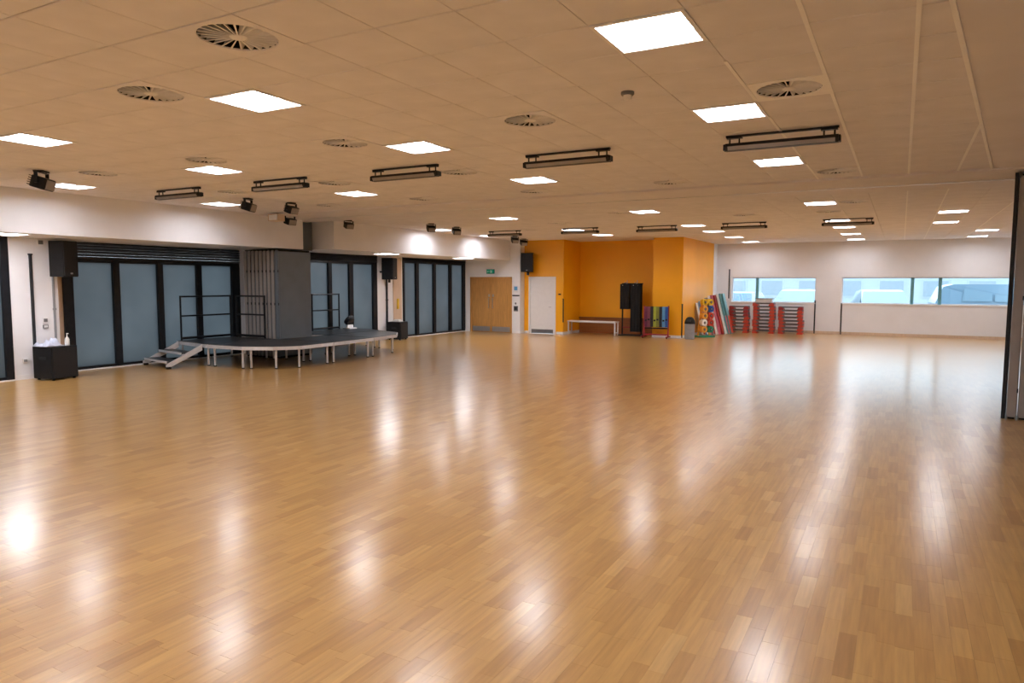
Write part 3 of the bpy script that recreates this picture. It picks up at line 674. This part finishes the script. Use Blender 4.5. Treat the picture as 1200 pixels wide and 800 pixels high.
spot(-11.0, 9.48, 2.0, .3, 1.05, 'black spotlight hung before the bulkhead over the stage steps')
spot(-10.8, 10.38, 1.6, .35, .95, 'black spotlight hung over the stage front corner')
spot(-12.8, 12.25, 1.5, .3, 1.0, 'black spotlight in front of the grey pocket between the bulkheads')
spot(-12.5, 13.95, 1.2, .4, .9, 'tilted black spotlight before the second bulkhead corner')
spot(-11.2, 15.75, .9, .5, .9, 'black spotlight hung from the far ceiling nearest the second bulkhead corner')
spot(-11.2, 17.0, .9, .5, .9, 'black spotlight hung from the far ceiling midway along the second bulkhead')
spot(-11.6, 21.2, .8, .5, .95, 'black spotlight hung from the far ceiling in front of the oak doors')
spot(-12.0, 22.6, .8, .5, 1.0, 'black spotlight hung in the corner by the oak doors, lens up')
o = thing('wedge_sounder', (-12.7, 11.75, HZ-.03), 'beige wedge shaped ceiling unit before the bulkhead end', 'sounder')
MB().prism([(-.17, -.1), (.17, -.1), (.13, .12), (-.13, .12)], -.16, 0).build('body', 'ply_beige', o); MB().box(-.13, .13, -.115, -.1, -.14, -.02).build('grille', 'white_paint', o)

# ------------------------------------------------------------------ alcove furniture
o = thing('low_bench_box', (-9.3, 25.2, 0), 'brown timber panelling low along the orange alcove wall', 'panelling')
for k in range(4): MB().box(-1.56+k*.78, -1.56+k*.78+.775, -.12, 0, 0, .56, .004).build('panel', 'brown_panel', o)
MB().box(-1.57, 1.57, -.15, 0, .56, .6, .006).build('top_rail', 'brown_panel', o)
o.name = 'timber_panelling'
o = thing('bench', (-9.94, 24.2, 0), 'long white bench in front of the orange alcove', 'bench')
MB().box(-.95, .95, -.19, .19, .46, .505, .008).build('seat', 'white_paint', o)
for s in (-1, 1):
    for q in (-1, 1): MB().box(s*.92-.02, s*.92+.02, q*.15-.02, q*.15+.02, 0, .46).build('leg', 'white_paint', o)
    MB().box(s*.92-.018, s*.92+.018, -.13, .13, .08, .11).build('foot_rail', 'white_paint', o)
MB().box(-.9, .9, -.015, .015, .43, .46).build('under_rail', 'steel', o)

# hanging mats on a rack
o = thing('mat_rack', (-8.55, 24.45, 0), 'black freestanding rack holding hanging black mats', 'rack')
MB().box(-.42, .42, -.2, .2, 0, .04, .006).build('base', 'black_frame', o)
for s in (-1, 1): MB().box(s*.36-.02, s*.36+.02, .05, .09, .04, 1.9).build('upright', 'black_frame', o)
MB().box(-.4, .4, .05, .09, 1.86, 1.9).build('top_bar', 'black_frame', o)
for xx in (-.2, .18): MB().tube((xx, .07, 1.9), (xx, .07, 2.0), .012, n=8).tube((xx, .07, 1.88), (xx, -.2, 1.92), .012, n=8).build('hook', 'steel', o)
MB().box(-.34, -.03, .05, .08, .28, .31).build('cross_bar', 'dark_red', o)
for i, (xx, w, z0, n) in enumerate(((-.22, .34, .96, 4), (.19, .36, .15, 4))):
    for k in range(n):
        lb = 'short black mat hanging on the rack beside the bench' if i == 0 else 'long black mat hanging on the rack nearly to the floor'
        mt = thing('hanging_mat', (-8.55+xx, 24.45+.03-k*.05, z0), lb, 'mat', 'short hanging mats' if i == 0 else 'long hanging mats')
        H = 1.87-z0; mb = MB(); n_ = 10
        pts = [(-w/2+w*q/n_, .008*math.sin(q*1.9+k+i)) for q in range(n_+1)]
        mb.prism([(a, b-.009) for a, b in pts]+[(a, b+.009) for a, b in pts[::-1]], 0, H); mb.build('pad', 'rubber' if k % 2 else 'black_plastic', mt)
        for e in (-.08, .08): MB().tube((e, -.012, H-.05), (e, .012, H-.05), .016, n=8).build('eyelet', 'steel', mt)

# bands rack
o = thing('band_rack', (-7.42, 23.82, 0), 'dark wheeled rack hung with coloured bands', 'rack')
for s in (-1, 1):
    MB().box(s*.43-.02, s*.43+.02, -.02, .02, .06, 1.12).build('upright', 'dark_red', o)
    MB().box(s*.43-.025, s*.43+.025, -.22, .22, .03, .07).build('foot', 'dark_red', o)
    MB().tube((s*.43, -.18, .0), (s*.43, -.18, .03), .02, n=8).build('caster', 'rubber', o)
MB().box(-.45, .45, -.015, .015, 1.06, 1.09).build('top_bar', 'black_frame', o); MB().box(-.43, .43, -.015, .015, .32, .36).build('lower_bar', 'black_frame', o)
MB().box(-.43, .43, -.05, .05, .1, .14).build('bottom_bar', 'dark_red', o)
for i, (xx, c, lb) in enumerate(((-.36, 'purple', 'dark purple'), (-.255, 'dusky', 'dusky pink'), (-.15, 'black', 'black'), (-.045, 'lime', 'lime green'), (.06, 'olive', 'olive'), (.165, 'ink', 'ink black'), (.27, 'sky', 'sky blue'), (.375, 'blue', 'dark blue'))):
    b = thing('hanging_band', (-7.42+xx, 23.82, .38), lb+' band hanging from the wheeled rack', 'band', None)
    mb = MB(); zz = [0, .02, .35, .70]; w = .05
    mb.box(-w, w, -.036, -.018, .0, .70, .003).box(-w, w, -.032, .0, .70, .712).box(-w, w, -.05, -.036, .12+.02*(i % 2), .69, .003); mb.build('strap', 'kit_'+c, b)
    MB().box(-w*.7, w*.7, -.056, -.05, .2+.03*(i % 3), .26+.03*(i % 3)).build('tag', 'charcoal', b)

# bin
o = thing('litter_bin', (-6.28, 23.95, 0), 'round grey bin with a black domed lid by the orange pier', 'bin')
MB().lathe([(.0001, 0), (.155, 0), (.165, .02), (.17, .5), (.17, .53), (.0001, .53)], n=24).build('body', 'grey_plastic', o, smooth=False)
MB().lathe([(.178, .52), (.178, .57), (.16, .64), (.12, .71), (.07, .75), (.0001, .76)], n=24).build('lid', 'rubber', o, smooth=True)
MB().box(-.07, .07, -.172, -.15, .6, .68).build('flap', 'charcoal', o)

# weights rack with coloured plates
rk = thing('plate_rack', (-6.1, 25.2, 0), 'pale upright rack loaded with coloured weight plates', 'rack', None, .85)
MB().box(-.30, .30, -.25, .25, 0, .05, .006).build('base', 'kit_green', rk)
for s in (-1, 1): MB().bar((s*.24, .0, .05), (s*.10, 0, 1.3), .05, .05).build('upright', 'kit_amber', rk)
MB().box(-.14, .14, -.03, .03, 1.26, 1.32).build('top_bar', 'kit_white', rk)
for z in (.28, .52, .76, 1.0, 1.24): MB().box(-.27+.1*z, .27-.1*z, -.02, .02, z-.02, z+.02).build('cross_bar', 'kit_amber', rk)
rows = [(.28, -.13, 'amber'), (.28, .13, 'green'), (.52, -.13, 'white'), (.52, .13, 'red_orange'), (.76, -.12, 'amber'), (.76, .13, 'red_orange'), (1.0, -.12, 'amber'), (1.0, .13, 'blue'), (1.24, -.12, 'yellow'), (1.24, .12, 'yellow')]
seen = set()
for z, xo, c in rows:
    r = .115; mname = c if c in M else 'kit_'+c
    cname = {'red_orange': 'red', 'blue': 'dark blue'}.get(c, c)
    MB().tube((xo, -.26, z), (xo, .03, z), .014, n=8).build('peg', 'steel', rk)
    for k in range(3):
        q = Matrix.Rotation(.85, 3, 'Z') @ Vector((xo, -.08-.064*k, z))
        pl = thing('weight_plate', (-6.1+q.x, 25.2+q.y, z), cname+' weight plate on the coloured plate rack', 'weight', cname+' plates on the rack', .85)
        t = MB().lathe([(.018, -.028), (.05, -.028), (r*.8, -.02), (r, -.026), (r, .026), (r*.8, .02), (.05, .028), (.018, .028), (.018, -.028)], n=20)
        MB().add([(v[0], v[2], v[1]) for v in t.v], t.f).build('disc', mname, pl)
        t = MB().lathe([(.018, -.031), (.045, -.031), (.045, .031), (.018, .031)], n=12); MB().add([(v[0], v[2], v[1]) for v in t.v], t.f).build('hub', 'charcoal', pl)
# leaning boards against the orange side wall
LB = [(25.95, 'white', 1.22, .34), (26.1, 'sky', 1.28, .34), (26.25, 'pink', 1.36, .34), (26.4, 'grey_plastic', 1.40, .34), (26.55, 'white', 1.48, .34), (26.7, 'pink', 1.5, .34), (26.85, 'dark_red', 1.5, .34), (27.0, 'white', 1.55, .34), (27.15, 'teal', 1.56, .34), (27.3, 'teal', 1.56, .34)]
NM = {'white': 'white', 'sky': 'sky blue', 'pink': 'pink', 'grey_plastic': 'grey', 'dark_red': 'dark red', 'teal': 'grey teal'}
for k, (yy, c, L, T) in enumerate(LB):
    th = math.radians(14); base = -6.58+.07*k+L*math.sin(th)
    nb = {0: ', next to the coloured plates', 4: ', between grey and pink boards', 5: ', beside a dark red board', 2: ', beside a sky blue board', 7: ', beside a teal board'}.get(k, '')
    o = thing('leaning_board', (base, yy, 0), NM[c]+' foam board leaning on the orange side wall'+nb, 'board', 'grey teal boards at the end of the lean' if c == 'teal' else None)
    R = Matrix.Rotation(-th, 3, 'Y'); mname = c if c in M else 'kit_'+c
    def lean(x0, x1, y0, y1, z0, z1, m_, nm, ch=.008):
        t = MB().box(x0, x1, y0, y1, z0, z1, ch); MB().add([R @ Vector(v) for v in t.v], t.f).build(nm, m_, o)
    lean(.0, .05, -T*.5, T*.5, .005, L, mname, 'board')
    lean(.05, .058, -T*.5+.01, T*.5-.01, .03, L*.45, ('red_orange', 'kit_white', 'kit_pink')[k % 3], 'lower_pad', .002)

# aerobic steps
def step(loc, label, group, red, dj, w=.70):
    o = thing('aerobic_step', loc, label, 'step', group, dj)
    MB().box(-w/2, w/2, -.2, .2, .075, .125, .012).build('platform', 'step_grey', o)
    MB().box(-w/2+.03, w/2-.03, -.17, .17, .125, .130).build('mat', 'step_black', o)
    for s in (-1, 1):
        MB().add([(s*w/2, -.19, 0), (s*(w/2-.2), -.19, 0), (s*(w/2-.17), -.19, .075), (s*w/2, -.19, .075), (s*w/2, .19, 0), (s*(w/2-.2), .19, 0), (s*(w/2-.17), .19, .075), (s*w/2, .19, .075)],
                 [(0, 1, 2, 3), (7, 6, 5, 4), (0, 4, 5, 1), (1, 5, 6, 2), (2, 6, 7, 3), (3, 7, 4, 0)]).build('riser', red, o)
        MB().box(min(s*(w/2-.14), s*(w/2-.015)), max(s*(w/2-.14), s*(w/2-.015)), -.206, -.198, .082, .118).build('end_block', red, o)
    return o
ORD = ['lowest ', 'second lowest ', 'third lowest ', 'fourth lowest ', 'fifth lowest ', 'sixth lowest ', 'seventh lowest ', 'eighth lowest ', 'ninth lowest ']
STK = [(-5.47, 28.25, 8, 'dark_red', 'black and red step platform in the stack by the leaning boards', 'steps in the stack by the leaning boards', .72),
       (-4.58, 28.35, 9, 'red_orange', 'red and grey step platform in the stack under the clear crate', 'steps in the stack under the clear crate', .78),
       (-3.62, 28.45, 8, 'red_orange', 'red and grey step platform in the stack by the upright post', 'steps in the stack by the upright post', .86)]
for x_, y_, n, red, lb, g, w in STK:
    for k in range(n):
        r_ = ('red_orange' if k < 5 else 'dark_red') if red == 'dark_red' else ('dark_red' if (x_ > -4 and k == n-1) else red)
        step((x_+random.uniform(-.02, .02), y_+random.uniform(-.015, .015), k*.1305), ORD[k]+lb, g, r_, random.uniform(-.03, .03), w)
o = thing('clear_crate', (-4.58, 28.35, 9*.1305), 'clear plastic crate on top of the tallest step stack', 'crate')
mb = MB().box(-.3, .3, -.17, .17, 0, .01).box(-.3, -.29, -.17, .17, .01, .14).box(.29, .3, -.17, .17, .01, .14).box(-.29, .29, -.17, -.16, .01, .14).box(-.29, .29, .16, .17, .01, .14); mb.build('tub', 'clear_plastic', o)
MB().box(-.33, .33, -.2, .2, .14, .165, .006).build('lid', 'step_grey', o)

# ------------------------------------------------------------------ outside
struct(MB().box(-30, 40, YF+.3, 90, -.3, -.1).build('ground_outside', 'asphalt'), 'pale car park outside the strip windows', 'ground')
def car(loc, rz, L, Wd, H, m, label, van=False):
    o = thing('parked_car', loc, label, 'car', None, rz); h = H
    if van: prof = [(-.5, .22), (-.5, .62), (-.44, .95), (-.36, 1.0), (.22, 1.0), (.34, .62), (.48, .54), (.5, .4), (.5, .22)]
    else: prof = [(-.5, .25), (-.5, .58), (-.46, .64), (-.32, .97), (-.2, 1.0), (.08, 1.0), (.16, .96), (.3, .65), (.47, .56), (.5, .42), (.5, .25)]
    n = len(prof); w = Wd/2; vs = []
    for s in (-1, 1):
        for a, b in prof: vs.append((a*L, s*w*(1 if b < .7 else .84), b*h))
    MB().add(vs, [tuple(range(n)), tuple(range(2*n-1, n-1, -1))]+[(i, n+i, n+(i+1) % n, (i+1) % n) for i in range(n)]).build('body', m, o)
    for s in (-1, 1):
        for a, b in ((-.30, -.08), (-.06, .14)):
            MB().add([(a*L, s*w*.985, .66*h), (b*L, s*w*.985, .66*h), (b*L*.97, s*w*.86, .93*h), (a*L*.93, s*w*.86, .93*h), (a*L, s*w*.955, .66*h), (b*L, s*w*.955, .66*h), (b*L*.97, s*w*.83, .93*h), (a*L*.93, s*w*.83, .93*h)],
                     [(0, 1, 2, 3), (7, 6, 5, 4), (0, 4, 5, 1), (1, 5, 6, 2), (2, 6, 7, 3), (3, 7, 4, 0)]).build('side_window', 'car_glass', o)
        for a in (-.31, .31):
            wh = MB().tube((a*L, s*(w-.2), .32), (a*L, s*(w+.01), .32), .32, n=20).build('wheel', 'rubber', o)
            MB().tube((a*L, s*(w+.01), .32), (a*L, s*(w+.02), .32), .19, n=14).build('hubcap', 'steel', wh)
    MB().bar((.175*L, 0, .93*h), (.29*L, 0, .68*h), Wd*.72, .03).build('windscreen', 'car_glass', o)
    return o
car((-3.6, 34.0, -.1), 1.35, 4.3, 1.8, 1.75, 'car_silver', 'pale blue car parked outside the window above the step stacks')
car((-.9, 34.5, -.1), 1.75, 4.3, 1.8, 1.75, 'car_silver', 'silver car parked outside the first pane of the long strip window')
car((3.4, 34.2, -.1), .1, 4.6, 1.9, 2.0, 'car_blue', 'blue van parked outside the last pane of the long strip window', True)
car((-6.9, 36.5, -.1), 1.5, 4.2, 1.75, 1.6, 'car_blue', 'dark blue car parked beyond the narrow pane by the leaning boards')
o = thing('low_building', (-2, 55, -.1), 'long low pale building across the car park', 'building')
MB().box(-40, 44, 0, 8, 0, 2.8).build('wall', 'facade_pale', o); MB().box(-40.3, 44.3, -.25, 8.3, 2.8, 3.0).build('roof', 'facade_pale', o)
for k in range(14):
    f = MB().box(-15+k*2.6, -13.4+k*2.6, -.05, .0, 1.1, 2.3).build('window', 'facade_pale', o); MB().box(-14.92+k*2.6, -13.48+k*2.6, -.07, -.05, 1.18, 2.22).build('pane', 'facade_glass', f)
